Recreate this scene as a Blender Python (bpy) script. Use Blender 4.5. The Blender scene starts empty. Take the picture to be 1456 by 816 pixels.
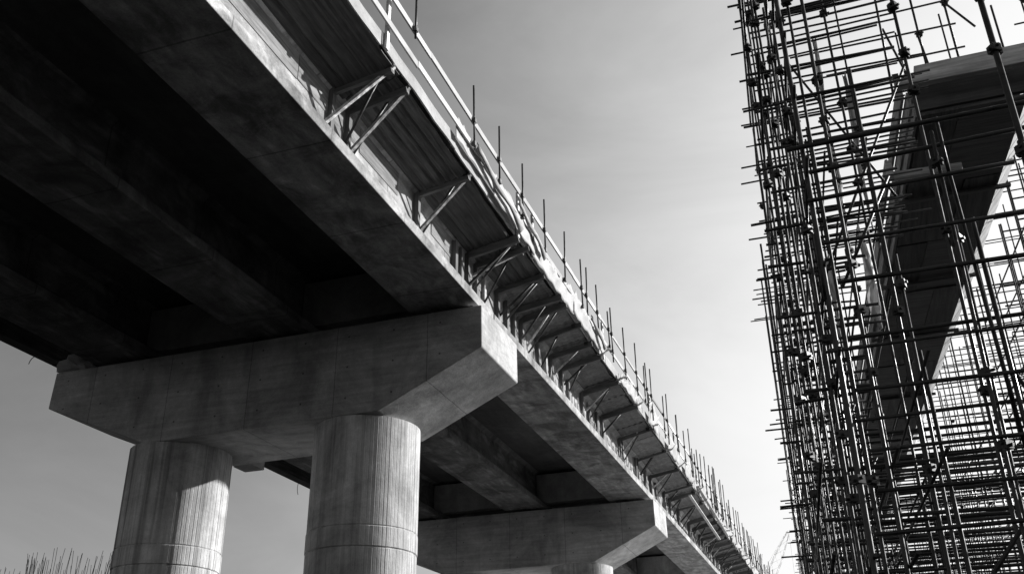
import bpy, math, random
from mathutils import Vector, Matrix
random.seed(7)
R = math.radians
scene = bpy.context.scene
col = scene.collection
V = Vector

# ------------------------------------------------------------------ mesh builder
class MB:
    def __init__(self): self.v=[]; self.f=[]; self.s=[]
    def add(self, vs, fs, smooth=False):
        n=len(self.v); self.v += [tuple(p) for p in vs]
        for f in fs:
            self.f.append(tuple(i+n for i in f)); self.s.append(smooth)
        return self
    def box(self, x0,x1,y0,y1,z0,z1):
        vs=[(x0,y0,z0),(x1,y0,z0),(x1,y1,z0),(x0,y1,z0),(x0,y0,z1),(x1,y0,z1),(x1,y1,z1),(x0,y1,z1)]
        return self.add(vs,[(0,3,2,1),(4,5,6,7),(0,1,5,4),(1,2,6,5),(2,3,7,6),(3,0,4,7)])
    def bar(self, a, b, w, h, up=(0,0,1)):
        """box section member from a to b, w across, h along up"""
        a=V(a); b=V(b); d=(b-a).normalized(); u=V(up); s=d.cross(u).normalized(); u=s.cross(d).normalized()
        vs=[]
        for p in (a,b):
            for i,j in ((-1,-1),(1,-1),(1,1),(-1,1)): vs.append(p+s*(i*w/2)+u*(j*h/2))
        return self.add(vs,[(0,1,2,3),(7,6,5,4),(0,4,5,1),(1,5,6,2),(2,6,7,3),(3,7,4,0)])
    def tube(self, a, b, r, n=8, r2=None, bend=0.0):
        a=V(a); b=V(b); d=(b-a); L=d.length; d.normalize()
        s=d.orthogonal().normalized(); u=d.cross(s)
        pts=[a,b]
        if bend:
            pts=[a+(b-a)*t + s*(bend*math.sin(math.pi*t)) for t in (0,.25,.5,.75,1)]
        r2 = r if r2 is None else r2
        rings=[]; vs=[]
        for k,p in enumerate(pts):
            rr=r+(r2-r)*k/(len(pts)-1)
            for i in range(n):
                t=2*math.pi*i/n; vs.append(p+s*(rr*math.cos(t))+u*(rr*math.sin(t)))
        m=len(pts); fs=[]
        for k in range(m-1):
            for i in range(n):
                j=(i+1)%n; fs.append((k*n+i,k*n+j,(k+1)*n+j,(k+1)*n+i))
        self.add(vs,fs,True)
        base=len(self.v)-len(vs)
        self.f.append(tuple(base+i for i in reversed(range(n)))); self.s.append(False)
        self.f.append(tuple(base+(m-1)*n+i for i in range(n))); self.s.append(False)
        return self
    def extrude_y(self, prof, y0, y1):
        """prof: list of (x,z), any winding"""
        n=len(prof)
        vs=[(x,y0,z) for x,z in prof]+[(x,y1,z) for x,z in prof]
        fs=[tuple(range(n)),tuple(reversed(range(n,2*n)))]
        for i in range(n):
            j=(i+1)%n; fs.append((i,i+n,j+n,j))
        return self.add(vs,fs)
    def build(self, name, mat, parent=None, origin=None, bevel=0, fix=True):
        o0=V(origin) if origin is not None else (V(parent['_w']) if parent is not None else V((0,0,0)))
        me=bpy.data.meshes.new(name)
        me.from_pydata([tuple(V(p)-o0) for p in self.v],[],self.f)
        me.polygons.foreach_set('use_smooth', self.s)
        me.update()
        if fix:
            import bmesh
            bm=bmesh.new(); bm.from_mesh(me); bmesh.ops.recalc_face_normals(bm,faces=bm.faces)
            bm.to_mesh(me); bm.free()
        me.materials.append(mat)
        o=bpy.data.objects.new(name,me); col.objects.link(o)
        o['_w']=tuple(o0)
        if parent is not None:
            o.parent=parent; o.location=o0-V(parent['_w'])
        else: o.location=o0
        if bevel:
            m=o.modifiers.new('bevel','BEVEL'); m.width=bevel; m.segments=2; m.limit_method='ANGLE'; m.angle_limit=R(20)
        return o

def tag(o,label=None,cat=None,group=None,kind=None):
    if label: o['label']=label
    if cat: o['category']=cat
    if group: o['group']=group
    if kind: o['kind']=kind
    return o
def empty(name,loc,label=None,cat=None,group=None):
    o=bpy.data.objects.new(name,None); col.objects.link(o); o.location=loc; o['_w']=tuple(loc)
    o.empty_display_size=.3
    return tag(o,label,cat,group)
def copy_tree(o,parent=None):
    c=o.copy(); col.objects.link(c)
    if parent is not None: c.parent=parent
    for ch in [x for x in bpy.data.objects if x.parent==o]: copy_tree(ch,c)
    return c
ORD=['first','second','third','fourth','fifth','sixth','seventh','eighth','ninth','tenth','eleventh','twelfth','thirteenth','fourteenth','fifteenth','sixteenth','seventeenth','eighteenth','nineteenth','twentieth']
def ordn(i):
    if i<20: return ORD[i]
    t=['','','twenty','thirty','forty','fifty','sixty','seventy','eighty','ninety'][(i+1)//10]; u=(i+1)%10
    if u==0: return {'twenty':'twentieth','thirty':'thirtieth','forty':'fortieth','fifty':'fiftieth','sixty':'sixtieth','seventy':'seventieth','eighty':'eightieth'}[t]
    return t+'-'+ORD[u-1]

# ------------------------------------------------------------------ materials
def new_mat(name):
    m=bpy.data.materials.new(name); m.use_nodes=True
    nt=m.node_tree; nt.nodes.clear()
    out=nt.nodes.new('ShaderNodeOutputMaterial'); bs=nt.nodes.new('ShaderNodeBsdfPrincipled')
    nt.links.new(bs.outputs[0],out.inputs[0])
    return m,nt,bs
def coords(nt, rnd=True):
    tc=nt.nodes.new('ShaderNodeTexCoord')
    if not rnd: return tc.outputs['Object']
    oi=nt.nodes.new('ShaderNodeObjectInfo'); ml=nt.nodes.new('ShaderNodeMath'); ml.operation='MULTIPLY'; ml.inputs[1].default_value=53
    nt.links.new(oi.outputs['Random'],ml.inputs[0])
    cb=nt.nodes.new('ShaderNodeVectorMath'); cb.operation='ADD'
    nt.links.new(tc.outputs['Object'],cb.inputs[0]); nt.links.new(ml.outputs[0],cb.inputs[1])
    return cb.outputs[0]
def noise(nt, co, scale, sc=(1,1,1), detail=5, rough=.6, dist=0):
    mp=nt.nodes.new('ShaderNodeMapping'); mp.inputs['Scale'].default_value=sc
    nt.links.new(co,mp.inputs[0])
    n=nt.nodes.new('ShaderNodeTexNoise'); n.inputs['Scale'].default_value=scale; n.inputs['Detail'].default_value=detail
    n.inputs['Roughness'].default_value=rough; n.inputs['Distortion'].default_value=dist
    nt.links.new(mp.outputs[0],n.inputs['Vector']); return n.outputs[0]
def rng(nt, v, a,b,c,d):
    m=nt.nodes.new('ShaderNodeMapRange'); m.inputs[1].default_value=a; m.inputs[2].default_value=b; m.inputs[3].default_value=c; m.inputs[4].default_value=d
    nt.links.new(v,m.inputs[0]); return m.outputs[0]
def math2(nt,op,a,b):
    m=nt.nodes.new('ShaderNodeMath'); m.operation=op
    for i,x in enumerate((a,b)):
        if isinstance(x,(int,float)): m.inputs[i].default_value=x
        else: nt.links.new(x,m.inputs[i])
    return m.outputs[0]
def finish(nt,bs,val,bumpsrc,bstr=.3,bdist=.02,rough=.85,metal=0,spec=.3):
    cc=nt.nodes.new('ShaderNodeCombineColor')
    for i in range(3): nt.links.new(val,cc.inputs[i])
    nt.links.new(cc.outputs[0],bs.inputs['Base Color'])
    if isinstance(rough,(int,float)): bs.inputs['Roughness'].default_value=rough
    else: nt.links.new(rough,bs.inputs['Roughness'])
    bs.inputs['Metallic'].default_value=metal; bs.inputs['Specular IOR Level'].default_value=spec
    if bumpsrc is not None:
        b=nt.nodes.new('ShaderNodeBump'); b.inputs['Strength'].default_value=bstr; b.inputs['Distance'].default_value=bdist
        nt.links.new(bumpsrc,b.inputs['Height']); nt.links.new(b.outputs[0],bs.inputs['Normal'])
def concrete(name, base, streak=(1,1,1), sscale=6, samt=.25, stain=.35, stainsc=.5, grain=.12, joint=None, bstr=.35, streak2=None):
    m,nt,bs=new_mat(name); co=coords(nt)
    s=noise(nt,co,sscale,streak,6,.65)
    st=noise(nt,co,stainsc,(1,1,1),8,.7,.6)
    g=noise(nt,co,38,(1,1,1),4,.7)
    fine=noise(nt,co,9,(1,1,1),6,.7)
    v=rng(nt,s,.3,.7,1-samt,1+samt)
    v=math2(nt,'MULTIPLY',v,rng(nt,st,.38,.66,1-stain,1.12))
    v=math2(nt,'MULTIPLY',v,rng(nt,g,.3,.7,1-grain,1+grain))
    v=math2(nt,'MULTIPLY',v,rng(nt,fine,.3,.7,.9,1.1))
    if streak2:
        s2=noise(nt,co,streak2[0],streak2[1],3,.5)
        v=math2(nt,'MULTIPLY',v,rng(nt,s2,.56,.66,1,streak2[2]))
    # small blow holes
    vo=nt.nodes.new('ShaderNodeTexVoronoi'); vo.inputs['Scale'].default_value=5; nt.links.new(co,vo.inputs['Vector'])
    v=math2(nt,'MULTIPLY',v,rng(nt,vo.outputs['Distance'],.03,.06,.55,1))
    if joint:
        tc=nt.nodes.new('ShaderNodeTexCoord'); sx=nt.nodes.new('ShaderNodeSeparateXYZ'); nt.links.new(tc.outputs['Object'],sx.inputs[0])
        ax,step,w=joint
        wob=noise(nt,tc.outputs['Object'],1.5)
        q=math2(nt,'ADD',sx.outputs[ax],math2(nt,'MULTIPLY',wob,.05))
        fr=math2(nt,'FRACT',math2(nt,'DIVIDE',q,step),0)
        lt=math2(nt,'LESS_THAN',fr,w/step)
        v=math2(nt,'MULTIPLY',v,math2(nt,'SUBTRACT',1,math2(nt,'MULTIPLY',lt,.45)))
        if ax==0:      # form tie holes in a grid on the broad faces
            def cell(o_,st_): return math2(nt,'MULTIPLY',math2(nt,'SUBTRACT',math2(nt,'FRACT',math2(nt,'DIVIDE',math2(nt,'ADD',o_,.3),st_),0),.5),st_)
            cx_,cz_=cell(sx.outputs[0],1.22),cell(sx.outputs[2],.8)
            r2=math2(nt,'ADD',math2(nt,'MULTIPLY',cx_,cx_),math2(nt,'MULTIPLY',cz_,cz_))
            v=math2(nt,'MULTIPLY',v,rng(nt,r2,.0003,.0011,.35,1))
    v=math2(nt,'MULTIPLY',v,base)
    h=math2(nt,'ADD',math2(nt,'MULTIPLY',s,.8),math2(nt,'ADD',math2(nt,'MULTIPLY',g,.3),math2(nt,'MULTIPLY',fine,.5)))
    finish(nt,bs,v,h,bstr,.02,.88)
    return m
def timber(name, base, axis=1, contrast=.35, rough=.75):
    m,nt,bs=new_mat(name); co=coords(nt)
    sc=[1,1,1]; sc[axis]=.06
    a=noise(nt,co,16,tuple(sc),5,.6,.5); b=noise(nt,co,1.3,(1,1,1),5,.7); g=noise(nt,co,60,tuple(sc),3,.6)
    oi=nt.nodes.new('ShaderNodeObjectInfo')
    v=math2(nt,'MULTIPLY',rng(nt,a,.3,.7,1-contrast,1+contrast),rng(nt,b,.3,.7,.7,1.2))
    v=math2(nt,'MULTIPLY',v,rng(nt,g,.3,.7,.88,1.1))
    v=math2(nt,'MULTIPLY',v,rng(nt,oi.outputs['Random'],0,1,.8,1.2))
    v=math2(nt,'MULTIPLY',v,base)
    finish(nt,bs,v,a,.3,.01,rough)
    return m
def metal(name, base, rough=.42, met=.7):
    m,nt,bs=new_mat(name); co=coords(nt)
    a=noise(nt,co,9,(1,1,1),6,.7); oi=nt.nodes.new('ShaderNodeObjectInfo')
    v=math2(nt,'MULTIPLY',rng(nt,a,.35,.65,.45,1.4),rng(nt,oi.outputs['Random'],0,1,.7,1.35))
    v=math2(nt,'MULTIPLY',v,base)
    finish(nt,bs,v,a,.25,.004,rng(nt,a,.35,.65,rough-.12,rough+.3),met,.5)
    return m

M={}
M['column']=concrete('board_marked_column_concrete',.58,(1,1,.05),4.6,.3,.45,.6,.1,None,.55,(2.6,(1.6,1.6,.035),.62))
M['cap']=concrete('pier_cap_concrete',.54,(.22,1,3.2),2.6,.2,.42,.5,.12,(0,2.44,.022),.45,(1.6,(1.3,1.3,.22),.82))
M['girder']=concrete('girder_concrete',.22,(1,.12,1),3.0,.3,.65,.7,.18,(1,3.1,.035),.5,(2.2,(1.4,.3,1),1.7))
M['girder_outer']=concrete('outer_girder_lit_concrete',.40,(1,.2,1),3.4,.34,.6,1.1,.18,(1,3.1,.035),.5,(3.0,(1.4,.5,1),1.35))  # lit copy of the girder concrete, sunlit brightness put into its lighter colour
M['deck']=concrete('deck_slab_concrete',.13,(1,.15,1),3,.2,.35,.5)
M['kerb']=concrete('kerb_form_board',.40,(1,.08,1),4,.12,.25,.7,.08)
M['diaphragm']=concrete('diaphragm_concrete',.4,(1,1,.1),4,.12,.4,.6)
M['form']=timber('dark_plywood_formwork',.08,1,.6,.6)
M['formx']=timber('dark_plywood_soffit_panel',.10,0,.55,.55)
M['joist']=timber('dark_timber_joist',.12,0,.35,.7)
M['wood_pale']=timber('pale_timber_board',.45,1,.1,.7)
M['wood_x']=timber('grey_timber_beam',.62,0,.4,.75)
M['wood_side']=timber('weathered_side_board',.34,1,.35,.75)
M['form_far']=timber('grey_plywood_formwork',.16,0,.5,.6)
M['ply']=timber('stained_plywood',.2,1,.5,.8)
M['wood_z']=timber('upright_timber_post',.13,2,.3,.75)
M['tube']=metal('dark_scaffold_steel',.05,.38,.55)
M['tube_light']=metal('galvanised_tube',.5,.45,.5)
M['rust']=metal('rebar_steel',.1,.6,.4)
M['crane']=metal('hazed_crane_lattice',.75,.5,.2)  # distance haze is put into this pale colour
M['rubber']=concrete('bearing_rubber',.04)
def cloth(name,base,tr):
    m,nt,bs=new_mat(name); co=coords(nt)
    a=noise(nt,co,3,(1,1,1),6,.65); v=math2(nt,'MULTIPLY',rng(nt,a,.3,.7,.8,1.1),base)
    finish(nt,bs,v,a,.5,.03,.5)
    if tr:
        t=nt.nodes.new('ShaderNodeBsdfTranslucent'); mx=nt.nodes.new('ShaderNodeMixShader'); mx.inputs[0].default_value=tr
        t.inputs[0].default_value=(base,base,base,1)
        out=[n for n in nt.nodes if n.type=='OUTPUT_MATERIAL'][0]
        nt.links.new(bs.outputs[0],mx.inputs[1]); nt.links.new(t.outputs[0],mx.inputs[2]); nt.links.new(mx.outputs[0],out.inputs[0])
    return m
M['sheet']=cloth('pale_plastic_sheeting',.6,.35)
M['net']=cloth('dark_debris_netting',.05,0)

def ground_mat():
    m,nt,bs=new_mat('bounce_toned_ground'); co=coords(nt,False)
    a=noise(nt,co,.15,(1,1,1),8,.65); b=noise(nt,co,3,(1,1,1),6,.7)
    sy=nt.nodes.new('ShaderNodeSeparateXYZ'); nt.links.new(co,sy.inputs[0])
    yy=math2(nt,'ADD',sy.outputs[1],math2(nt,'MULTIPLY',a,6.0))
    pale=rng(nt,yy,35,42,.005,.48)            # unseen ground toned dark near, pale beyond: steers bounce light onto the soffits
    pale=math2(nt,'MULTIPLY',pale,rng(nt,sy.outputs[0],-26,-18,.02,1))  # left side kept dark to cut bounce light under the inner girders
    v=math2(nt,'MULTIPLY',math2(nt,'MULTIPLY',pale,rng(nt,a,.3,.7,.8,1.2)),rng(nt,b,.3,.7,.7,1.3))
    finish(nt,bs,v,b,.6,.1,.95); return m

# ------------------------------------------------------------------ world / sun
SUN_AZ, SUN_EL = 38.0, 19.2       # azimuth measured from +X towards +Y
w=bpy.data.worlds.new('World'); scene.world=w; w.use_nodes=True
nt=w.node_tree; nt.nodes.clear()
sky=nt.nodes.new('ShaderNodeTexSky'); sky.sky_type='NISHITA'; sky.sun_disc=False
sky.sun_elevation=R(SUN_EL); sky.sun_rotation=R(90-SUN_AZ); sky.air_density=1.0; sky.dust_density=2.2; sky.ozone_density=1.0
sep=nt.nodes.new('ShaderNodeSeparateColor'); nt.links.new(sky.outputs[0],sep.inputs[0])
tc=nt.nodes.new('ShaderNodeTexCoord')
cl=noise(nt,tc.outputs['Generated'],1.3,(1.4,.8,3.4),6,.6,1.2)
cl2=noise(nt,tc.outputs['Generated'],.9,(1,.6,1.5),3,.5,.3)
red=sep.outputs[0]
cloudy=math2(nt,'MULTIPLY',rng(nt,cl,.35,.72,.92,1.25),rng(nt,cl2,.3,.7,.96,1.07))
val=math2(nt,'MULTIPLY',red,cloudy)
# thin bright haze towards the sunny quarter: a property of the sky itself
hd=nt.nodes.new('ShaderNodeVectorMath'); hd.operation='DOT_PRODUCT'
nrm=nt.nodes.new('ShaderNodeVectorMath'); nrm.operation='NORMALIZE'; nt.links.new(tc.outputs['Generated'],nrm.inputs[0])
nt.links.new(nrm.outputs[0],hd.inputs[0]); hd.inputs[1].default_value=(math.cos(R(72))*math.cos(R(20)),math.sin(R(72))*math.cos(R(20)),math.sin(R(20)))
hz=math2(nt,'POWER',math2(nt,'MULTIPLY',math2(nt,'ADD',hd.outputs['Value'],1.0),.5),16.0)
val=math2(nt,'MULTIPLY',val,math2(nt,'ADD',math2(nt,'MULTIPLY',hz,6.3),1.08))
SKY_GAMMA,SKY_GAIN=1.0,1.0
val=math2(nt,'MULTIPLY',math2(nt,'POWER',val,SKY_GAMMA),SKY_GAIN)
# the haze saturates towards an even white
A=6.7
val=math2(nt,'MULTIPLY',math2(nt,'SUBTRACT',1.0,math2(nt,'EXPONENT',math2(nt,'MULTIPLY',val,-1/A),0)),A)
cc=nt.nodes.new('ShaderNodeCombineColor')
for i in range(3): nt.links.new(val,cc.inputs[i])
bg=nt.nodes.new('ShaderNodeBackground'); bg.inputs[1].default_value=.10
nt.links.new(cc.outputs[0],bg.inputs[0])
wo=nt.nodes.new('ShaderNodeOutputWorld'); nt.links.new(bg.outputs[0],wo.inputs[0])
sl=bpy.data.lights.new('sun','SUN'); sl.energy=4.5; sl.angle=R(.9); sl.color=(1,.995,.99)
so=bpy.data.objects.new('sun',sl); col.objects.link(so)
sd=V((math.cos(R(SUN_AZ))*math.cos(R(SUN_EL)),math.sin(R(SUN_AZ))*math.cos(R(SUN_EL)),math.sin(R(SUN_EL))))
so.rotation_euler=sd.to_track_quat('Z','Y').to_euler(); so.location=sd*100

# ------------------------------------------------------------------ camera (eye at the origin, ground 1.6 m below)
cam=bpy.data.cameras.new('camera'); co_=bpy.data.objects.new('camera',cam); col.objects.link(co_)
cam.sensor_width=36; cam.lens=36*1391/1456; cam.clip_start=.1; cam.clip_end=6000
Xc=V((.945,-.156,-.288)); Yc=V((.328,.416,.848)); Zc=V((-.012,-.896,.444))
Zc.normalize(); Yc=(Yc-Yc.dot(Zc)*Zc).normalized(); Xc=-(Zc.cross(Yc))
if Xc.x<0: Xc=-Xc
right=V((Xc.x,Yc.x,Zc.x)); down=V((Xc.y,Yc.y,Zc.y)); fwd=V((Xc.z,Yc.z,Zc.z))
mw=Matrix(((right.x,-down.x,-fwd.x),(right.y,-down.y,-fwd.y),(right.z,-down.z,-fwd.z)))
co_.matrix_world=mw.to_4x4(); scene.camera=co_
GZ=-1.6

# ------------------------------------------------------------------ ground
g=MB()
vs=[];fs=[]
for i in range(41):
    for j in range(41):
        x=(i-20)*150; y=(j-20)*150
        vs.append((x,y,GZ))
for i in range(40):
    for j in range(40): fs.append((i*41+j,(i+1)*41+j,(i+1)*41+j+1,i*41+j+1))
g.add(vs,fs); tag(g.build('ground',ground_mat()),kind='structure')

# ------------------------------------------------------------------ piers
SP=19.93; Y1=19.74; CD=2.62
def make_pier():
    root=empty('bridge_pier',(-13.75,Y1+CD/2,GZ))
    m=MB(); m.extrude_y([(-20.02,10.0),(-7.5,10.0),(-7.49,8.93),(-10.12,7.67),(-16.7,7.62),(-20.06,8.97)],Y1,Y1+CD)
    m.build('pier_cap',M['cap'],root,bevel=.03)
    for cx in (-16.5,-11.02):
        rnd=random.Random(int(cx*10)); nb=84; vs=[]; fs=[]
        levels=[GZ,.3,.33,2.0,2.03,4.56,4.585,4.61,5.04,5.065,5.09,6.6,7.66]
        groove={.33,2.03,4.585,5.065}
        offs=[rnd.uniform(-.005,.005) for _ in range(nb)]
        ring=[]
        for b in range(nb):
            t0=2*math.pi*b/nb; dt=2*math.pi/nb
            ring += [(t0,-.007+offs[b]*.3),(t0+dt*.13,offs[b]),(t0+dt*.87,offs[b])]
        nr=len(ring)
        for z in levels:
            gr=-.02 if z in groove else 0
            rr=1.31+(.012 if z>4.585 and z<=5.06 else 0)
            for t,o in ring: vs.append((cx+math.cos(t)*(rr+o+gr),Y1+CD/2+math.sin(t)*(rr+o+gr),z))
        for k in range(len(levels)-1):
            for i in range(nr):
                j=(i+1)%nr; fs.append((k*nr+i,k*nr+j,(k+1)*nr+j,(k+1)*nr+i))
        fs.append(tuple(reversed(range(nr)))); fs.append(tuple((len(levels)-1)*nr+i for i in range(nr)))
        MB().add(vs,fs).build('column',M['column'],root)
    return root
pier=make_pier(); piers=[pier]
PL=['nearest pier, wide hammerhead cap on two round board-marked columns','second pier from the camera, cap end lit white beyond the nearest columns','third pier from the camera, small and far under the viaduct','fourth and farthest pier under the viaduct, almost hidden']
for k in range(1,4):
    c=copy_tree(pier); c.location=(-13.75,Y1+CD/2+SP*k,GZ); piers.append(c)
for k,c in enumerate(piers): tag(c,PL[k],'bridge pier','hammerhead piers carrying the viaduct')

# bearing pads: one mesh copied
ZS=10.1
gx=[-8.53,-13.12,-17.95]; gname=['outer','middle','inner left']
bp=None; where=['right-hand','middle','left-hand']; which=['nearest','second','third','fourth']
for k in range(4):
    for gi,x in enumerate(gx):
        if bp is None:
            m=MB(); m.box(-.6,.6,-1.0,1.0,0,.098); o=m.build('bearing_pad',M['rubber']); bp=o
        else:
            o=bp.copy(); col.objects.link(o)
        o.location=(x,Y1+CD/2+SP*k,10.001)
        tag(o,'thin black pad under the %s girder on the %s pier cap'%(where[gi],which[k]),'bearing pad','black bearing pads on the pier caps')

# ------------------------------------------------------------------ girders
ZD=11.76
def girder_prof(x,hw=.87):
    return [(x-hw,ZS),(x+hw,ZS),(x+hw+.005,ZS+.25),(x+.45,ZS+.52),(x+.42,ZD-.12),(x+.6,ZD),(x-.6,ZD),(x-.42,ZD-.12),(x-.45,ZS+.52),(x-hw-.005,ZS+.25)]
ends=[-6.0]+[Y1+CD/2+SP*k for k in range(5)]
spn=['near','second','third','fourth','farthest']
gl=['right-hand outer girder with the bright flange edge','middle girder with dark stained soffit','left-hand girder in deep shade']
for s in range(5):
    for gi,x in enumerate(gx):
        y0=ends[s]+.03; y1=ends[s+1]-.03
        m=MB(); m.extrude_y(girder_prof(x),y0,y1)
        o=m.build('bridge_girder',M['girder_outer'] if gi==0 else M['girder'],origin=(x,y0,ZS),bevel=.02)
        tag(o,'%s, %s span of the viaduct'%(gl[gi],spn[s]),'girder','concrete girders under the viaduct deck')
# diaphragms
for s in range(1,5):
    for side in (-1,1):
        if s==4 and side==1: continue
        y=ends[s]+side*.72
        for gi in range(2):
            xa=gx[gi+1]+.93-.48; xb=gx[gi]-.93+.48
            m=MB(); m.extrude_y([(xa+.02,ZS+.5),(xa+.45,ZS+.26),(xb-.45,ZS+.26),(xb-.02,ZS+.5),(xb-.02,ZD-.13),(xa+.02,ZD-.13)],y-.2,y+.2)
            o=m.build('end_diaphragm',M['diaphragm'],origin=((xa+xb)/2,y,ZS+.26),bevel=.015)
            tag(o,'concrete cross wall between %s girders, %s side of the %s pier'%(['right and middle','middle and left'][gi],'near' if side<0 else 'far',which[s-1]),'cross wall','concrete cross walls over the piers')
# deck slab per span
for s in range(5):
    y0=ends[s]+.01; y1=ends[s+1]-.01
    root=empty('deck_slab',(-13.75,(y0+y1)/2,ZD),'%s span deck slab lying on the three girders'%spn[s],'deck slab','deck slabs of the viaduct')
    m=MB(); m.extrude_y([(-21.2,ZD+.004),(-8.1,ZD+.004),(-6.85,12.05),(-6.82,12.26),(-7.3,12.27),(-7.32,12.12),(-21.0,12.12),(-21.2,12.3)],y0,y1)
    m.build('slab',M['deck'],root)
    m=MB(); m.extrude_y([(-21.62,10.95),(-21.22,10.95),(-21.21,12.35),(-21.62,12.35)],y0,y1)
    m.build('left_edge_beam',M['form'],root,bevel=.01)

# ------------------------------------------------------------------ overhang formwork: panels, kerb boards, brackets
def soff(x,low=0): # soffit line of the overhang
    t=(x+8.1)/1.3
    return ZD+.26*t-low
ys=12.0; cuts=[8.5,13.45]
bk=[13.15,13.82,17.1,20.15,20.75,22.35,23.7,24.4,25.9,27.3,28.4]
r1=random.Random(5)
yy=28.4
while yy<96:
    yy+=r1.uniform(1.3,3.2) if yy<50 else r1.uniform(.9,1.9); bk.append(yy)
cuts=[6.0,9.6,13.5,17.15,20.4,22.4,24.5,27.0]
yy=27.0
while yy<97:
    yy+=r1.uniform(1.5,2.6); cuts.append(yy)
for i in range(len(cuts)-1):
    y0,y1=cuts[i]+.02,cuts[i+1]-.02
    tilt=r1.uniform(-.03,.03); dx=r1.uniform(-.03,.06); nb=7
    vs=[];fs=[]
    top=[];bot=[]
    nx=nb*4; xa=-8.07; xb=-6.86+dx; NY=6
    rr=random.Random(i)
    nb=5; nx=nb*4
    jag=[[rr.uniform(-.03,.03) for _ in range(2)] for _ in range(nb)]
    ph=rr.uniform(0,6)
    for jy in range(NY+1):
        ty=jy/NY; y=y0+(y1-y0)*ty
        for k in range(nx+1):
            x=xa+(xb-xa)*k/nx
            if k==nx: x+=rr.uniform(-.02,.02)
            r=k%4
            corr=(.0 if (r==0 or y0>20.5) else .032) + .014*math.sin(k*1.7+ph)
            z=soff(x,.03)-corr-tilt*(ty-.5) - .02*math.sin(ty*math.pi)*rr.uniform(.6,1)
            vs.append((x,y,z))
    n0=len(vs)
    vs += [(x,y,z+.022+ (.0)) for x,y,z in vs]
    W=nx+1
    for jy in range(NY):
        for k in range(nx):
            a=jy*W+k; fs.append((a,a+1,a+W+1,a+W)); fs.append((a+n0,a+W+n0,a+W+1+n0,a+1+n0))
    for jy in range(NY):
        for k in (0,nx):
            a=jy*W+k; fs.append((a,a+W,a+W+n0,a+n0))
    for k in range(nx):
        for jy in (0,NY):
            a=jy*W+k; fs.append((a,a+1,a+1+n0,a+n0))
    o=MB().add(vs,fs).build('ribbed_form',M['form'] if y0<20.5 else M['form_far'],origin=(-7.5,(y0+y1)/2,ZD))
    tag(o,'dark ribbed formwork panel under the deck edge, %s from the near end'%ordn(i),'formwork panel','formwork panels under the deck overhang')
# kerb side form boards (bright)
yy=5.0; i=0; kc=[]
while yy<97:
    L=r1.choice([3.0,3.6,4.0]); kc.append((yy+.012,yy+L-.012)); yy+=L
for i,(y0,y1) in enumerate(kc):
    d=r1.uniform(-.012,.012); dz=r1.uniform(-.015,.015); m=MB()
    NY=10; vs=[];fs=[]
    for j in range(NY+1):
        y=y0+(y1-y0)*j/NY; e=.008*math.sin(j*1.3+i)
        zb=12.0-.015+dz+r1.uniform(-.012,.012); zt=12.30+dz+r1.uniform(-.006,.006)
        vs += [(-6.80+d+e,y,zb),(-6.765+d+e,y,zb),(-6.765+d+e,y,zt),(-6.80+d+e,y,zt)]
    for j in range(NY):
        for k in range(4):
            a=j*4+k; b=j*4+(k+1)%4; fs.append((a,b,b+4,a+4))
    fs += [(3,2,1,0),(NY*4,NY*4+1,NY*4+2,NY*4+3)]
    o=m.add(vs,fs).build('kerb_form_board',M['kerb'],origin=(-6.78,(y0+y1)/2,12.0))
    tag(o,'pale upright board closing the deck edge, %s from the near end'%ordn(i),'edge board','pale edge boards along the deck')
# brackets
def bracket(i,y):
    r=random.Random(100+i); far=y>45
    root=empty('formwork_bracket',(-8.05,y,10.9))
    tag(root,'timber and tube bracket propping the deck overhang, %s from the near end'%ordn(i),'bracket','brackets under the deck overhang')
    sk=r.uniform(-.12,.12) if i>2 else .0
    z1=11.90 ; xo=-6.72+r.uniform(-.05,.12) if i>2 else -6.8
    m=MB(); m.bar((-8.02,y,soff(-8.02,.16)),(xo,y+sk*.5,soff(xo,.16)+r.uniform(-.05,.03)),r.uniform(.05,.12),.20 if i==3 else r.choice([.09,.1,.14,.18]))
    m.build('outrigger',M['joist'],root)
    ty=r.random()
    sy=y+.07
    a=(-8.0,sy+(r.uniform(-.1,.1) if i<4 else r.uniform(-.5,.35))-(.35 if i==0 else 0),10.78+(0 if i<4 else r.uniform(0,.5))); bxx=-6.79 if i<4 else r.uniform(-7.45,-6.85); b=(bxx,sy+sk,soff(bxx,.10 if i>3 else .06))
    m=MB()
    if ty<.5 or i<3: m.bar(a,b,.075,.06)
    else: m.tube(a,b,.033,8)
    if i<4 or r.random()<.65: m.build('strut',M['tube_light'] if (i<3 or r.random()<.5) else M['tube'],root)
    if r.random()<.6 or i in(0,):
        m=MB(); m.tube((-8.02,sy+r.uniform(.05,.6),10.8),(r.uniform(-7.4,-6.95),sy+sk+.1,soff(-7.2,.1)),.028,8)
        m.build('brace',M['tube'],root)
    m=MB(); m.box(-8.1+.003,-7.98,y-.06,y+.06,10.55,soff(-8.03,.05))
    m.build('post',M['wood_z'],root)
    m=MB(); m.box(-6.94,-6.82,sy-.07+sk,sy+.07+sk,soff(-6.9,.17),soff(-6.9,.06)); m.build('strut_shoe',M['tube'],root)
for i,y in enumerate(bk): bracket(i,y)
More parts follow.
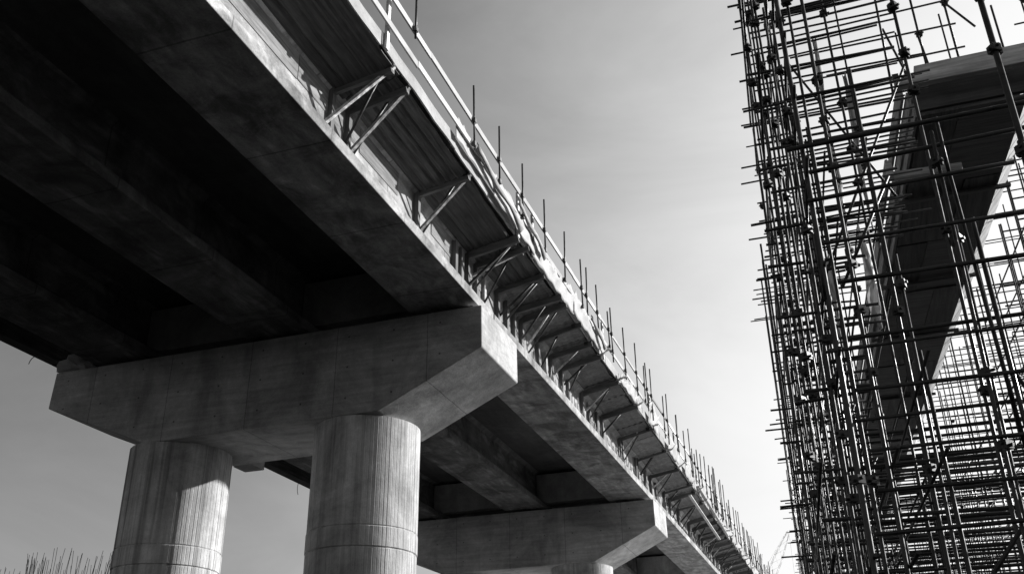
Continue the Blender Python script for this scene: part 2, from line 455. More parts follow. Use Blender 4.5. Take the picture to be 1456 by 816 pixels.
# more soldier posts against the outer web between brackets
n=0
for y in [19.3,19.75,21.35,23.1,26.6,29.2]+[31+2.6*k+r1.uniform(-.9,.9) for k in range(17)]:
    m=MB(); wd=r1.uniform(.05,.11); m.box(-8.104,-8.0+r1.uniform(0,.04),y-wd,y+wd,10.6,11.5+r1.uniform(0,.18))
    o=m.build('soldier_post',M['wood_z'] if r1.random()<.7 else M['wood_side'],origin=(-8.05,y,10.6))
    tag(o,'short upright timber against the outer girder web, %s along from the nearest pier'%ordn(n),'timber post','short timbers against the outer girder web'); n+=1

# plywood sheets left on the upper part of the outer web
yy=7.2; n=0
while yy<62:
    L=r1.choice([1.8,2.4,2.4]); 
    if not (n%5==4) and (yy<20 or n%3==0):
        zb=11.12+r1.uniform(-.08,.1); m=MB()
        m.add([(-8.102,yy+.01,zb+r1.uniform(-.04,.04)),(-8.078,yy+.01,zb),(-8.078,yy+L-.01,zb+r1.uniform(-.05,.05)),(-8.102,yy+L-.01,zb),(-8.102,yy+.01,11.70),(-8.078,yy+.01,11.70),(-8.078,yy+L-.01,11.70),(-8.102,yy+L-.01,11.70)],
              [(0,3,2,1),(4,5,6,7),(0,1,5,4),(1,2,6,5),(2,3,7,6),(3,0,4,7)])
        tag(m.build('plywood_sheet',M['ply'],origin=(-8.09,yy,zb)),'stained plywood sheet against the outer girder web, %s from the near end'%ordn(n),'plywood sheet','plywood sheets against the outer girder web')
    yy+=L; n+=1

# ------------------------------------------------------------------ guard rails
for s in range(5):
    y0=ends[s] if s else 7.0; y1=ends[s+1]
    root=empty('guard_rail',(-6.66,y0,12.3),'%s span guard rail, two pale board rails with thin steel posts'%spn[s],'guard rail','guard rails along the deck edge')
    for (zc,xx) in ((13.12,-6.60),(12.47,-6.62)):
        y=y0
        while y<y1-.1:
            L=min(r1.uniform(3.2,4.2),y1-y)
            big = y<60
            hh=.15 if y<28 else (.10 if y<40 else .07)
            m=MB(); dz=r1.uniform(-.02,.02); m.bar((xx,y+.01,zc+dz),(xx+r1.uniform(-.01,.01),y+L+.03,zc+r1.uniform(-.02,.02)),.035,hh)
            m.build('rail',M['wood_pale'] if y<33 else (M['tube_light'] if r1.random()<.6 else M['tube']),root); y+=L
    py=[]
    if s==0: py=[9.8,11.7,13.57,16.77,18.42]
    elif s==1: py=[20.15+1.87*k for k in range(9)]+[26.3,29.1,34.6,35.9,38.3,39.1]
    else:
        y=y0+.3
        while y<y1:
            py.append(y); y+=r1.uniform(.6,1.9)
        py+= [r1.uniform(y0,y1) for _ in range(8)]
    for y in py:
        if y>=y1: continue
        lo=12.42; top=14.03
        if y<14: lo=12.85
        if y>29: lo=r1.uniform(12.0,12.4); top=14.0+r1.uniform(-.35,.35)
        if y>42: top=14.0+r1.uniform(-.5,.7)
        m=MB(); lean=r1.uniform(-.02,.02)
        m.tube((-6.545,y,lo),(-6.545+lean,y+lean*2,top),.024,8); p=m.build('post',M['tube'],root)
        if y<60:
            for zc in (13.07,12.45):
                if zc>lo: MB().box(-6.582,-6.51,y-.05,y+.05,zc-.05,zc+.06).build('clamp',M['tube'],p)
    for k in range(3):
        y=y0+ (5.85 if s==0 else .4)+ k*7.4
        if s==0 and k==0: y=12.72
        if y<y1:
            m=MB(); m.bar((-6.72,y,11.95),(-6.72,y,13.25),.06,.09,(0,1,0)); m.build('stanchion',M['tube_light'],root)

# ------------------------------------------------------------------ plastic sheets on the kerb / lower rail
def sheet(name,y0,y1,zt,zb,xt,xb,seed,mat,label,cat='sheet',group=None,amp=.03):
    r=random.Random(seed); nu=int((y1-y0)/.12)+2; nv=7; vs=[];fs=[]
    ph=[r.uniform(0,6) for _ in range(6)]; rag=[r.uniform(-.07,.07) for _ in range(nu+1)]
    for i in range(nu+1):
        u=i/nu; y=y0+(y1-y0)*u
        tz=zt+rag[i]+.12*math.sin(u*7+ph[0])
        for j in range(nv+1):
            v=j/nv
            z=zb+(tz-zb)*v; x=xb+(xt-xb)*v
            x+=amp*(abs(math.sin(y*1.9+ph[1]+v*1.5))*1.3-.6+.35*math.sin(y*9+ph[2]-v*5)+.3*math.sin(z*13+ph[3]+y*3))*(.25+.75*v)
            vs.append((x+.05,y+.04*math.sin(z*9+ph[4]+y),z+ .03*math.sin(y*8+ph[5])))
    W=nv+1
    for i in range(nu):
        for j in range(nv): fs.append((i*W+j,(i+1)*W+j,(i+1)*W+j+1,i*W+j+1))
    o=MB().add(vs,fs,True).build(name,mat,origin=(xb,(y0+y1)/2,zb),fix=False)
    sm=o.modifiers.new('thickness','SOLIDIFY'); sm.thickness=.006
    return tag(o,label,cat,group)
G='crumpled pale sheets hanging along the deck edge'
sheet('plastic_sheet',16.0,18.6,12.62,12.16,-6.72,-6.72,1,M['sheet'],'long flat pale sheet lying along the kerb, nearest of the row','plastic sheet',G,.02)
sheet('plastic_sheet',18.3,21.4,12.50,12.02,-6.66,-6.70,2,M['sheet'],'crumpled pale sheet bunched over the kerb above the pier cap','plastic sheet',G)
sheet('plastic_sheet',21.2,25.2,12.45,11.92,-6.64,-6.72,3,M['sheet'],'widest pale sheet stretched smooth below the lower rail','plastic sheet',G,.025)
sheet('plastic_sheet',25.0,28.6,12.48,11.95,-6.62,-6.7,4,M['sheet'],'torn pale sheet with a folded end below the rails','plastic sheet',G)
sheet('plastic_sheet',30.8,34.0,12.25,11.9,-6.66,-6.7,5,M['sheet'],'low ragged pale sheet above the second span brackets','plastic sheet',G)
for k in range(8):
    y=35.5+k*3.9
    sheet('plastic_sheet',y,y+r1.uniform(1.6,3.2),12.5+r1.uniform(-.1,.35),11.9,-6.62,-6.72,20+k,M['sheet'],'small pale sheet tied at the deck edge, %s beyond the second pier approach'%ordn(k),'plastic sheet',G,.04)
# dark folded strips lying over the lower rail
def strip(y0,z0,y1,z1,x,lab,seed):
    r=random.Random(seed); m=MB(); pts=[]
    n=10
    vs=[];fs=[]
    for i in range(n+1):
        t=i/n; y=y0+(y1-y0)*t; z=z0+(z1-z0)*t+.04*math.sin(t*9+seed); w_=.06+.03*math.sin(t*7+seed)
        vs += [(x+.03*math.sin(t*11),y,z-w_),(x+.07,y,z),(x+.02*math.cos(t*8),y,z+w_)]
    for i in range(n):
        for j in range(2): fs.append((i*3+j,i*3+j+1,i*3+j+4,i*3+j+3))
    o=m.add(vs,fs,True).build('cloth_strip',M['wood_side'],origin=(x,y0,z0),fix=False)
    sm=o.modifiers.new('thickness','SOLIDIFY'); sm.thickness=.02
    tag(o,lab,'cloth strip','dark strips caught on the lower rail')
strip(16.9,12.45,20.0,12.02,-6.57,'long dark strip sagging below the lower rail near the pier cap',1)
strip(19.7,12.62,21.9,12.2,-6.54,'dark twisted strip crossing the lower rail above the crumpled sheet',2)
strip(26.6,12.45,28.3,12.1,-6.54,'short dark strip hanging beside the torn sheet',3)
# ragged cloth ends on bracket tips in the far rows
n=0
for y in bk:
    if y>27.5 and y<75 and r1.random()<.85:
        r=random.Random(int(y*100)); vs=[];fs=[]
        L=r.uniform(.25,.5); k=6; x0=-6.8
        for i in range(k+1):
            t=i/k; cx=x0+L*t; cz=11.93+ .16*t*t*r.uniform(.5,1.6)+.03*math.sin(t*6+y)
            hw=.12*(1-t*.7)
            vs += [(cx,y-hw+.05*math.sin(t*5),cz-.03),(cx+.02,y,cz+.05),(cx,y+hw,cz)]
        for i in range(k):
            for j in range(2): fs.append((i*3+j,i*3+j+1,i*3+j+4,i*3+j+3))
        o=MB().add(vs,fs,True).build('ragged_cloth',M['sheet'],origin=(x0,y,11.93),fix=False)
        o.modifiers.new('thickness','SOLIDIFY').thickness=.012
        tag(o,'ragged cloth end curling off a bracket tip, %s beyond the torn sheet'%ordn(n),'cloth','ragged cloths on the bracket tips'); n+=1

# ------------------------------------------------------------------ starter bars along the outer flange (spans 2 - 4)
for s in (1,2,3):
    root=empty('starter_bar_row',(-7.8,ends[s],ZS+.3),'row of thin steel bars standing on the outer girder flange, %s span'%spn[s],'steel bars','steel bar rows on the outer girder flange')
    rest=MB(); k=0; y=ends[s]+(2.5 if s==1 else .8)
    while y<ends[s+1]-.6:
        x=-7.74+r1.uniform(-.16,.02); h=r1.uniform(.2,.6); a=(x,y,ZS+.24); b=(x+r1.uniform(-.08,.05),y+r1.uniform(-.12,.12),ZS+.27+h)
        if k<95: MB().tube(a,b,r1.uniform(.010,.016),5).build('bar',M['tube_light'] if r1.random()<.5 else M['rust'],root)
        else: rest.tube(a,b,.012,5)
        k+=1; y+=r1.uniform(.12,.26)
    if rest.v: tag(rest.build('bar',M['rust'],root),kind='stuff')
# pale cement patches / cloth rags on the flange ledge
n=0
for y in [13.9,15.2,16.3,19.2]+[24+1.9*k for k in range(8)]:
    r=random.Random(int(y*10)); vs=[];fs=[]; L=r.uniform(.4,.9)
    nu,nv=7,4
    for i in range(nu+1):
        for j in range(nv+1):
            u=i/nu;v=j/nv
            vs.append((-7.70-.3*v+.0*u, y+L*(u-.5), ZS+.265+.27*v/ .42*.30+ .05*math.sin(u*9+v*5+y)*math.sin(u*math.pi)+.07*math.sin(u*math.pi)*math.sin(v*math.pi)))
    for i in range(nu):
        for j in range(nv): a=i*(nv+1)+j; fs.append((a,a+nv+1,a+nv+2,a+1))
    o=MB().add(vs,fs,True).build('mortar_lump',M['kerb'],origin=(-7.8,y,ZS+.26),fix=False)
    o.modifiers.new('thickness','SOLIDIFY').thickness=.03
    tag(o,'pale rough lump lying on the outer flange, %s from the near end'%ordn(n),'lump','pale lumps on the outer girder flange'); n+=1

# ------------------------------------------------------------------ loose bits on the near cap
for k in range(3):
    m=MB(); y=Y1+.12+k*.02
    m.bar((-10.6+k*.35,y+.10,10.03+k*.032),(-8.0+k*.1,y+.12,10.035+k*.03),.22,.026)
    o=m.build('shim_plank',M['formx'],origin=(-9.4,y,10.02+k*.03))
    tag(o,'thin dark plank in the stack under the outer girder, %s'%['bottom one','middle one','top one'][k],'plank','dark planks stacked on the cap under the outer girder')
def lump(name,c,size,mat,label,cat,seed):
    r=random.Random(seed); vs=[];fs=[]; nu,nv=14,8
    for j in range(nv+1):
        v=j/nv*math.pi
        for i in range(nu):
            u=i/nu*2*math.pi; k=1+.28*math.sin(u*3+seed+v*2)+.2*math.sin(u*5+v*4+seed)+r.uniform(-.1,.1)
            vs.append((c[0]+size[0]*k*math.sin(v)*math.cos(u),c[1]+size[1]*k*math.sin(v)*math.sin(u),c[2]+size[2]*k*math.cos(v)))
    for j in range(nv):
        for i in range(nu): fs.append((j*nu+i,j*nu+(i+1)%nu,(j+1)*nu+(i+1)%nu,(j+1)*nu+i))
    o=MB().add(vs,fs,False).build(name,mat,origin=c,fix=False); return tag(o,label,cat)
M['white_plastic']=cloth('white_plastic',.88,.2)
lump('plastic_bundle',(-19.62,Y1+.22,10.22),(.50,.36,.22),M['white_plastic'],'crumpled pale plastic bundle on the left tip of the nearest cap','bundle',3)
m=MB(); m.box(-19.2,-18.45,27.2,27.9,9.25,9.62); m.extrude_y([(-19.9,9.62),(-18.45,9.624),(-18.45,9.72),(-19.9,9.72)],27.2,27.9)
root=empty('hanging_form_box',(-18.9,27.5,9.25),'pale blocky form box hung under the deck between the two nearest columns','form box')
m.build('box_body',M['kerb'],root,bevel=.015)
for dx in (-19.8,-18.55):
    MB().tube((dx,27.55,9.7),(dx,27.55,ZS+.02 if dx>-19 else 11.74),.02,6).build('hanger',M['rust'],root)
# wires under the left deck edge
for k,(x,y,l) in enumerate([(-21.4,20.3,.3),(-21.45,18.9,.4),(-21.4,35.0,.6)]):
    m=MB(); m.tube((x,y,10.96),(x-.18+.12*k,y-.1,10.96-l),.012,6,bend=.05)
    tag(m.build('hanging_wire',M['rust'],origin=(x,y,10.96)),['thin wire dangling under the left deck edge beside the cap tip','short thin wire dangling farthest left under the deck edge','thin wire dangling under the deck edge seen between the columns'][k],'wire','wires dangling under the left deck edge')
# rough cable down the left side of the far column
m=MB(); r=random.Random(8); p=V((-17.98,Y1+CD/2+.4,6.9))
while p.z>GZ+.2:
    q=p+V((r.uniform(-.05,.05),r.uniform(-.03,.03),-.35)); q.x=min(max(q.x,-18.12),-17.9); m.tube(p,q,.012,5)
    if p.z<6.3 and r.random()<.8: m.tube(q,q+V((-r.uniform(.04,.16),r.uniform(-.05,.05),r.uniform(-.05,.12))),.01,4)
    p=q
tag(m.build('wire_tail',M['rust'],origin=(-18,Y1+1.7,GZ)),'frayed wire running down the left side of the left column','wire')

# two long planks hanging under the third span overhang
for k,(a,b) in enumerate([((-6.95,46.0,11.62),(-6.98,55.6,11.42)),((-6.6,46.5,12.12),(-6.62,56.5,11.75))]):
    m=MB(); m.bar(a,b,.13,.05); tag(m.build('loose_plank',M['wood_pale'] if k==0 else M['wood_side'],origin=a),['long pale plank slung lengthwise under the far deck edge','long grey plank leaning outside the far deck edge'][k],'plank')

# ------------------------------------------------------------------ starter bar cages of unbuilt columns, bottom left
def cage(cx,cy,ztop,rad,n,label,seed):
    r=random.Random(seed); root=empty('rebar_cage',(cx,cy,GZ),label,'rebar cage','rebar cages rising at the lower left')
    for i in range(n):
        t=2*math.pi*i/n+r.uniform(-.05,.05); x=cx+rad*math.cos(t); y=cy+rad*math.sin(t); h=ztop+r.uniform(-.15,.3)
        m=MB(); lx=.10*math.cos(t)+r.uniform(-.1,.1)+.06; m.tube((x,y,GZ),(x,y,ztop-1.3),.010,5); m.tube((x,y,ztop-1.3),(x+lx,y+r.uniform(-.1,.1),h),.0075,5,bend=r.uniform(-.03,.03))
        m.build('bar',M['rust'],root)
    for z in [ztop-1.0-.02]+[ztop-1.45-.3*k for k in range(14)]:
        m=MB(); k=28
        for i in range(k):
            a=2*math.pi*i/k;b=2*math.pi*(i+1)/k
            m.tube((cx+(rad+.02)*math.cos(a),cy+(rad+.02)*math.sin(a),z),(cx+(rad+.02)*math.cos(b),cy+(rad+.02)*math.sin(b),z),.016,5)
        m.build('hoop',M['rust'],root)
cage(-24.2,26.2,6.28,1.3,84,'rebar cage with bright hoop, right-hand one at the lower left of the picture',1)
cage(-29.2,27.0,6.3,1.3,80,'rebar cage cut by the left edge of the picture',2)

# ------------------------------------------------------------------ distant crane
def lattice(m,a,b,w,step,r):
    a=V(a);b=V(b);d=(b-a);L=d.length;d.normalize();s=d.cross(V((0,1,0))).normalized();u=d.cross(s)
    n=int(L/step); cs=[(-1,-1),(1,-1),(1,1),(-1,1)]
    def P(k,c):
        t=k/n; ww=w*min(1,min(t*6+.25,(1-t)*6+.25)); return a+(b-a)*t+s*(c[0]*ww/2)+u*(c[1]*ww/2)
    for c in cs:
        for k in range(n): m.tube(P(k,c),P(k+1,c),r,4)
    for k in range(n):
        for i in range(4):
            m.tube(P(k,cs[i]),P(k+1,cs[(i+1)%4]),r*.6,3)
def crane(x,y,tipx,tipz,lab):
    root=empty('crawler_crane',(x,y,GZ),lab,'crane','cranes far away between the two structures')
    m=MB(); lattice(m,(x,y,GZ+3),(tipx,y,tipz),1.6,1.8,.035); m.build('boom',M['crane'],root)
    m=MB(); m.tube((x-4,y,GZ+9),(tipx-.4,y,tipz),.035,4); m.tube((x-4,y,GZ+9),(x-1,y,GZ+3),.15,5); m.build('pendant_line',M['crane'],root)
    m=MB(); m.box(x-6,x+2,y-1.6,y+1.6,GZ+1.3,GZ+3.6); m.build('cab_house',M['crane'],root,bevel=.1)
    for sy in (-2.2,2.2):
        m=MB(); m.box(x-4,x+4,y+sy-.5,y+sy+.5,GZ,GZ+1.2); m.build('track',M['rubber'],root,bevel=.3)
    m=MB(); m.tube((tipx,y,tipz),(tipx+.05,y,tipz-22),.03,4); m.box(tipx-.3,tipx+.4,y-.3,y+.3,tipz-23,tipz-22); m.build('hook_line',M['crane'],root)
crane(-33,200,-11.6,41.6,'pale lattice crane with the taller boom, far off between viaduct and scaffold')
crane(-34,215,-18.6,40.5,'pale lattice crane with the shorter boom, far off beside the taller one')

# ------------------------------------------------------------------ second structure: formwork trough on falsework
# All sizes below are in scaffold modules: one module is 0.75 m
KM=.75
_build=MB.build
def build_mod(self,name,mat,parent=None,origin=None,bevel=0,fix=True):
    self.v=[(x*KM,y*KM,(z*KM if z>GZ+.001 else GZ)) for x,y,z in self.v]
    if origin is not None: origin=tuple(c*KM for c in origin)
    return _build(self,name,mat,parent,origin,bevel*KM,fix)
MB.build=build_mod
_empty=empty
def empty(name,loc,*a): return _empty(name,(loc[0]*KM,loc[1]*KM,loc[2]*KM if loc[2]>GZ+.001 else GZ),*a)
SK=-.075
def sx(x0,y): return x0+SK*(y-15.0)      # lines of the second structure drift left with distance
BZ=10.0
bx0,bx1=2.27,3.90
def skew_box(xa,xb,y0,y1,z0,z1,m=None):
    m=m or MB()
    vs=[(sx(xa,y0),y0,z0),(sx(xb,y0),y0,z0),(sx(xb,y1),y1,z0),(sx(xa,y1),y1,z0),(sx(xa,y0),y0,z1),(sx(xb,y0),y0,z1),(sx(xb,y1),y1,z1),(sx(xa,y1),y1,z1)]
    return m.add(vs,[(0,3,2,1),(4,5,6,7),(0,1,5,4),(1,2,6,5),(2,3,7,6),(3,0,4,7)])
tro=empty('formwork_trough',(sx(3.0,15.2),15.2,BZ),'long dark plywood beam form held up inside the scaffold','beam form')
y=15.3; k=0
while y<58:
    L=2.44
    xm=bx0+.61+.4*(k%2)
    for xa_,xb_ in ((bx0,xm-.006),(xm+.006,bx1)):
        skew_box(xa_,xb_,y+.006+r1.uniform(0,.02),y+L-.01,BZ+r1.uniform(-.025,.012),BZ+.035).build('soffit_panel',M['formx'] if r1.random()<.55 else M['form'],tro)
    y+=L; k+=1
# left side boards, stepped
y=15.35; k=0
while y<56:
    L=[2.6,3.1,2.8,3.6][k%4]; 
    for q,(xo,z0,z1,th) in enumerate([(-.06,BZ-.02+.04,BZ+.30,.05),(-.13,BZ+.26,BZ+.62,.05),(-.20,BZ+.58,BZ+.98,.05)]):
        dd=r1.uniform(-.02,.03)
        skew_box(bx0+xo-th/2+dd,bx0+xo+th/2+dd,y+.01+q*.1,y+L-.02,z0,z1).build('side_board',M['wood_side'],tro)
    y+=L; k+=1
# right side: boards flaring outwards
y=15.35;k=0
while y<56:
    L=3.0+.5*(k%2); m=MB()
    a0,a1=bx1+.03,bx1+.50
    vs=[]
    for yy_ in (y+.01,y+L-.01):
        for (xx,zz) in ((a0,BZ+.0),(a1,BZ+.62),(a1-.05,BZ+.66),(a0-.05,BZ+.04)): vs.append((sx(xx,yy_),yy_,zz))
    m.add(vs,[(0,1,2,3),(7,6,5,4),(0,4,5,1),(1,5,6,2),(2,6,7,3),(3,7,4,0)]).build('flared_side_board',M['wood_side'],tro)
    y+=L;k+=1
# concrete infill / rear body above soffit
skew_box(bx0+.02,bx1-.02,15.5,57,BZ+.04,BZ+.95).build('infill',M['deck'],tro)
# cross joists under the soffit
for k,y in enumerate([18.2,22.1,25.3,30.2,34.1,40.2,46.0]):
    m=MB(); m.bar((sx(bx0-.22,y),y,BZ-.045),(sx(bx1+.25,y),y,BZ-.045),.09,.06); m.build('cross_joist',M['joist'],tro)
# near-end big timbers
for k,(a,b,w_,h_,lab) in enumerate([
    ((2.30,15.34,10.86),(6.4,15.34,10.88),.16,.30,'upper thick grey timber across the near end of the beam form'),
    ((1.90,15.05,10.55),(6.4,15.05,10.53),.14,.21,'lower longer timber across the near end, sticking out left'),
    ((2.2,15.49,10.47),(6.4,15.49,10.45),.10,.56,'dark timber tucked behind and below the two end timbers')]):
    m=MB(); m.bar(a,b,w_,h_); o=m.build('end_timber',M['wood_x'] if k<2 else M['joist'],origin=a,bevel=.012)
    tag(o,lab,'timber','thick timbers across the end of the beam form')
# square-cut block at left side
root=empty('packing_block',(1.95,16.6,9.55),'blocky timber packing piece with a dark slot on the left side of the beam form','packing block')
m=MB(); m.bar((1.62,16.7,9.72),(2.9,16.7,9.66),.12,.14); m.bar((1.68,16.55,9.6),(1.68,16.55,9.95),.12,.12,(0,1,0)); m.build('block',M['wood_x'],root,bevel=.01)

# ------------------------------------------------------------------ falsework scaffolding
def clamp_mesh():
    m=MB(); m.box(-.055,.055,-.05,.05,-.045,.045); m.tube((-.08,0,.01),(.08,0,.01),.018,6); m.tube((0,-.085,-.015),(0,.085,-.015),.02,6)
    m.box(-.03,.03,.03,.075,-.06,.055); return m
CL=None
class Falsework:
    def __init__(s,name,loc,label): 
        s.root=empty(name,loc,label,'scaffold'); s.items={}
    def put(s,part,dist,fn,mat): s.items.setdefault(part,[]).append((dist,fn,mat))
    def finish(s):
        for part,L in s.items.items():
            L.sort(key=lambda t:t[0]); rest={}
            for i,(d,fn,mat) in enumerate(L):
                if i<99: m=MB(); fn(m); m.build(part,mat,s.root,fix=False)
                else: fn(rest.setdefault('x',MB())); rm=mat
            if rest: tag(rest['x'].build(part,rm,s.root,fix=False),kind='stuff')
def T(a,b,r,n=8,bend=0): return lambda m:m.tube(a,b,r,n,bend=bend)
def clampfn(c,sc=1.0,rot=0):
    def f(m):
        q=clamp_mesh(); M3=Matrix.Rotation(rot,3,'Z')
        m.v_off=len(m.v)
        m.add([tuple(M3@(V(p)*sc)+V(c)) for p in q.v],q.f)
    return f
def jit(a): return r1.uniform(-a,a)
# -- near frame: explicit standards (x, y, zlow, ztop, radius)
fw=Falsework('scaffold_tower',(1.2,10.5,GZ),'nearest scaffold tower of thick dark tubes in front of the beam form')
near=[(.12,8.5,GZ,7.35,.036),(.24,9.0,GZ,8.6,.026),(.77,9.5,GZ,7.0,.03),(1.30,9.0,GZ,9.2,.03),(1.77,7.5,GZ,7.4,.038),
 (1.28,8.5,GZ,5.35,.03),(.80,9.0,GZ,4.4,.026),(1.37,9.0,GZ,4.6,.03),(1.46,8.5,GZ,4.4,.032),(.80,8.5,GZ,3.2,.03),(.40,9.0,GZ,9.0,.032),
 (1.9,9.0,GZ,4.1,.03),(2.1,8.5,GZ,3.7,.03),(-.02,9.6,GZ,8.2,.024),(-.16,10.0,GZ,10.2,.024),(-.30,10.6,GZ,8.8,.022),(-.12,10.2,GZ,9.5,.026),
 (.05,9.3,GZ,7.9,.026),(-.22,11.2,GZ,12,.024),(.0,11.2,GZ,10,.028),(.15,11.6,GZ,12,.028),
 (.75,11.2,GZ,11.2,.028),(.9,11.4,GZ,9.9,.022),
 (.55,12.2,GZ,10.2,.026),(-.3,12.6,GZ,12,.024),(-.42,13.4,GZ,13.2,.024),(.2,13.2,GZ,9.6,.026),
 (2.9,9.5,GZ,4.4,.03),(2.5,10.2,GZ,5.2,.03),(3.0,11.5,GZ,5.6,.03),(3.6,12.5,GZ,9.0,.028)]
for (x,y,z0,z1,r) in near:
    thick=r>=.036; r*=.68 if (thick or (x,y)==(1.46,8.5)) else .6
    tx,ty=jit(.05),jit(.04)
    fw.put('standard',y,T((x-tx,y,z0),(x+tx*.3,y+ty,z1),r,10,bend=jit(.025)),M['tube'])
    z=z1-.25
    while z>2:
        if r1.random()<.36: fw.put('coupler',y+.2*abs(z-6),clampfn((x,y,z+jit(.1)),.78,jit(1.5)),M['tube'])
        z-=.55
    # sleeve joints
    if thick: fw.put('sleeve',y,T((x,y,3.9+jit(1)),(x,y,4.15+jit(.1)+.3),r+.007,10),M['tube'])
# explicit ledgers, row planes
for z,r,x0,x1,y in [(5.40,.040,.02,2.6,8.42),(5.22,.036,.08,2.5,8.58),(4.80,.034,.14,1.7,8.42),(4.30,.03,.14,2.1,8.42),(3.92,.034,.2,3.2,8.42),
        (3.42,.03,.22,3.2,8.58),(3.26,.024,.0,2.0,8.42),(2.86,.03,.24,3.3,8.42),(2.66,.026,.1,3.3,8.58),(2.36,.026,.2,3.4,8.42),(2.02,.028,.2,3.4,8.42),(1.68,.03,.2,3.4,8.42),
        (1.30,.03,.2,3.4,8.42),(.8,.03,.0,3.4,8.42),(0,.03,.0,3.4,8.42),(6.30,.026,.0,1.1,8.9)]:
    fw.put('ledger',y,T((x0+jit(.05),y+jit(.04),z+jit(.02)),(x1+jit(.2),y+jit(.04),z+.02+jit(.03)),r*.62,10,bend=jit(.02)),M['tube'])
def xedge(t): return .037+(t-.324)*.335
for yrow in (9.5,10.05,11.3,12.05,12.7,13.4):
    z=1.2+jit(.4); top=9.6 if yrow<11 else 12.0
    while z<top:
        t=z/yrow
        xl=-.36+SK*(yrow-9.5)+jit(.1) if r1.random()<.33 else -.15+SK*(yrow-9.5)+jit(.12)
        if t>.74: xr=r1.choice([1.35,1.5,1.6])*yrow/11+jit(.04)
        elif t>.5: xr=yrow*xedge(t)+jit(.1)-.05
        elif t>.3: xr=r1.choice([.5,.6,yrow*xedge(t)])
        else: xr=3.8
        fw.put('ledger',yrow,T((xl,yrow-.06+jit(.02),z),(xr,yrow-.06+jit(.03),z+jit(.06)),r1.choice([.014,.017,.019]),8,bend=jit(.015)),M['tube'])
        z+=r1.choice([.46,.55,.8]) if z<7.5 else r1.choice([.5,.6,.8])
# transoms running away from the camera
for x in (-.2,.1,.42,.78,2.9):
    z=1.5
    while z<(9.5 if x<.3 else 3.2):
        if r1.random()<.62: fw.put('transom',9,T((x+.05,8.3+jit(.2),z),(x+.05+SK*5,13.6+jit(.2),z+jit(.05)),.016,8),M['tube'])
        z+=.85+jit(.15)
for a,b in [((.2,8.6,.4),(2.9,8.6,3.6)),((2.5,8.7,.3),(1.5,8.7,3.0)),((.3,9.6,4.4),(.95,9.6,5.6)),((1.75,9.6,1.5),(2.4,9.6,3.1)),
            ((.0,11.3,5),(1.6,11.3,8.2)),((1.3,12.6,7),(.2,12.6,9.6)),((2.6,7.6,5.2),(1.8,7.6,6.4)),((1.36,8.5,4.88),(1.36,8.5,5.5)),((1.36,8.5,4.88),(1.42,8.5,2.2))]:
    fw.put('brace',a[1],T(a,b,.018,8),M['tube'])
fw.finish()
# -- frame standing on top of the beam form
fw=Falsework('scaffold_tower',(2.8,16.3,BZ+.95),'light scaffold frame standing on the beam form behind the end timbers')
for (x,y,z0,z1,r) in [(2.66,16.2,BZ+.95,14.9,.032),(3.22,16.2,BZ+.95,15.2,.032),(2.28,16.3,BZ+.95,12.6,.024),(2.45,17.0,BZ+.95,15,.028),(3.3,17.3,BZ+.95,13.6,.026)]:
    fw.put('standard',y,T((x,y,z0),(x+jit(.05),y,z1),r*.7,8),M['tube'])
for z,xa,xb in [(11.45,1.2,3.6),(11.85,.9,3.35),(12.35,.3,3.3),(12.95,.4,3.3),(13.55,.2,3.35),(14.05,.1,3.25)]:
    fw.put('ledger',16.1,T((xa,16.1+jit(.1),z),(xb,16.1,z+jit(.06)),.019,8),M['tube'])
for a,b in [((2.35,16.1,11.1),(2.05,16.1,12.6)),((3.2,16.1,12.9),(3.6,16.1,12.2)),((1.95,15.9,10.9),(2.05,15.9,14.6)),((2.7,16.1,11.3),(2.62,16.1,12.3))]:
    fw.put('brace',16,T(a,b,.022,8),M['tube'])
for c in [(2.66,16.15,12.35),(3.22,16.15,12.95),(2.66,16.15,13.55),(2.05,15.9,11.3)]: fw.put('coupler',16,clampfn(c,1.0),M['tube'])
fw.finish()
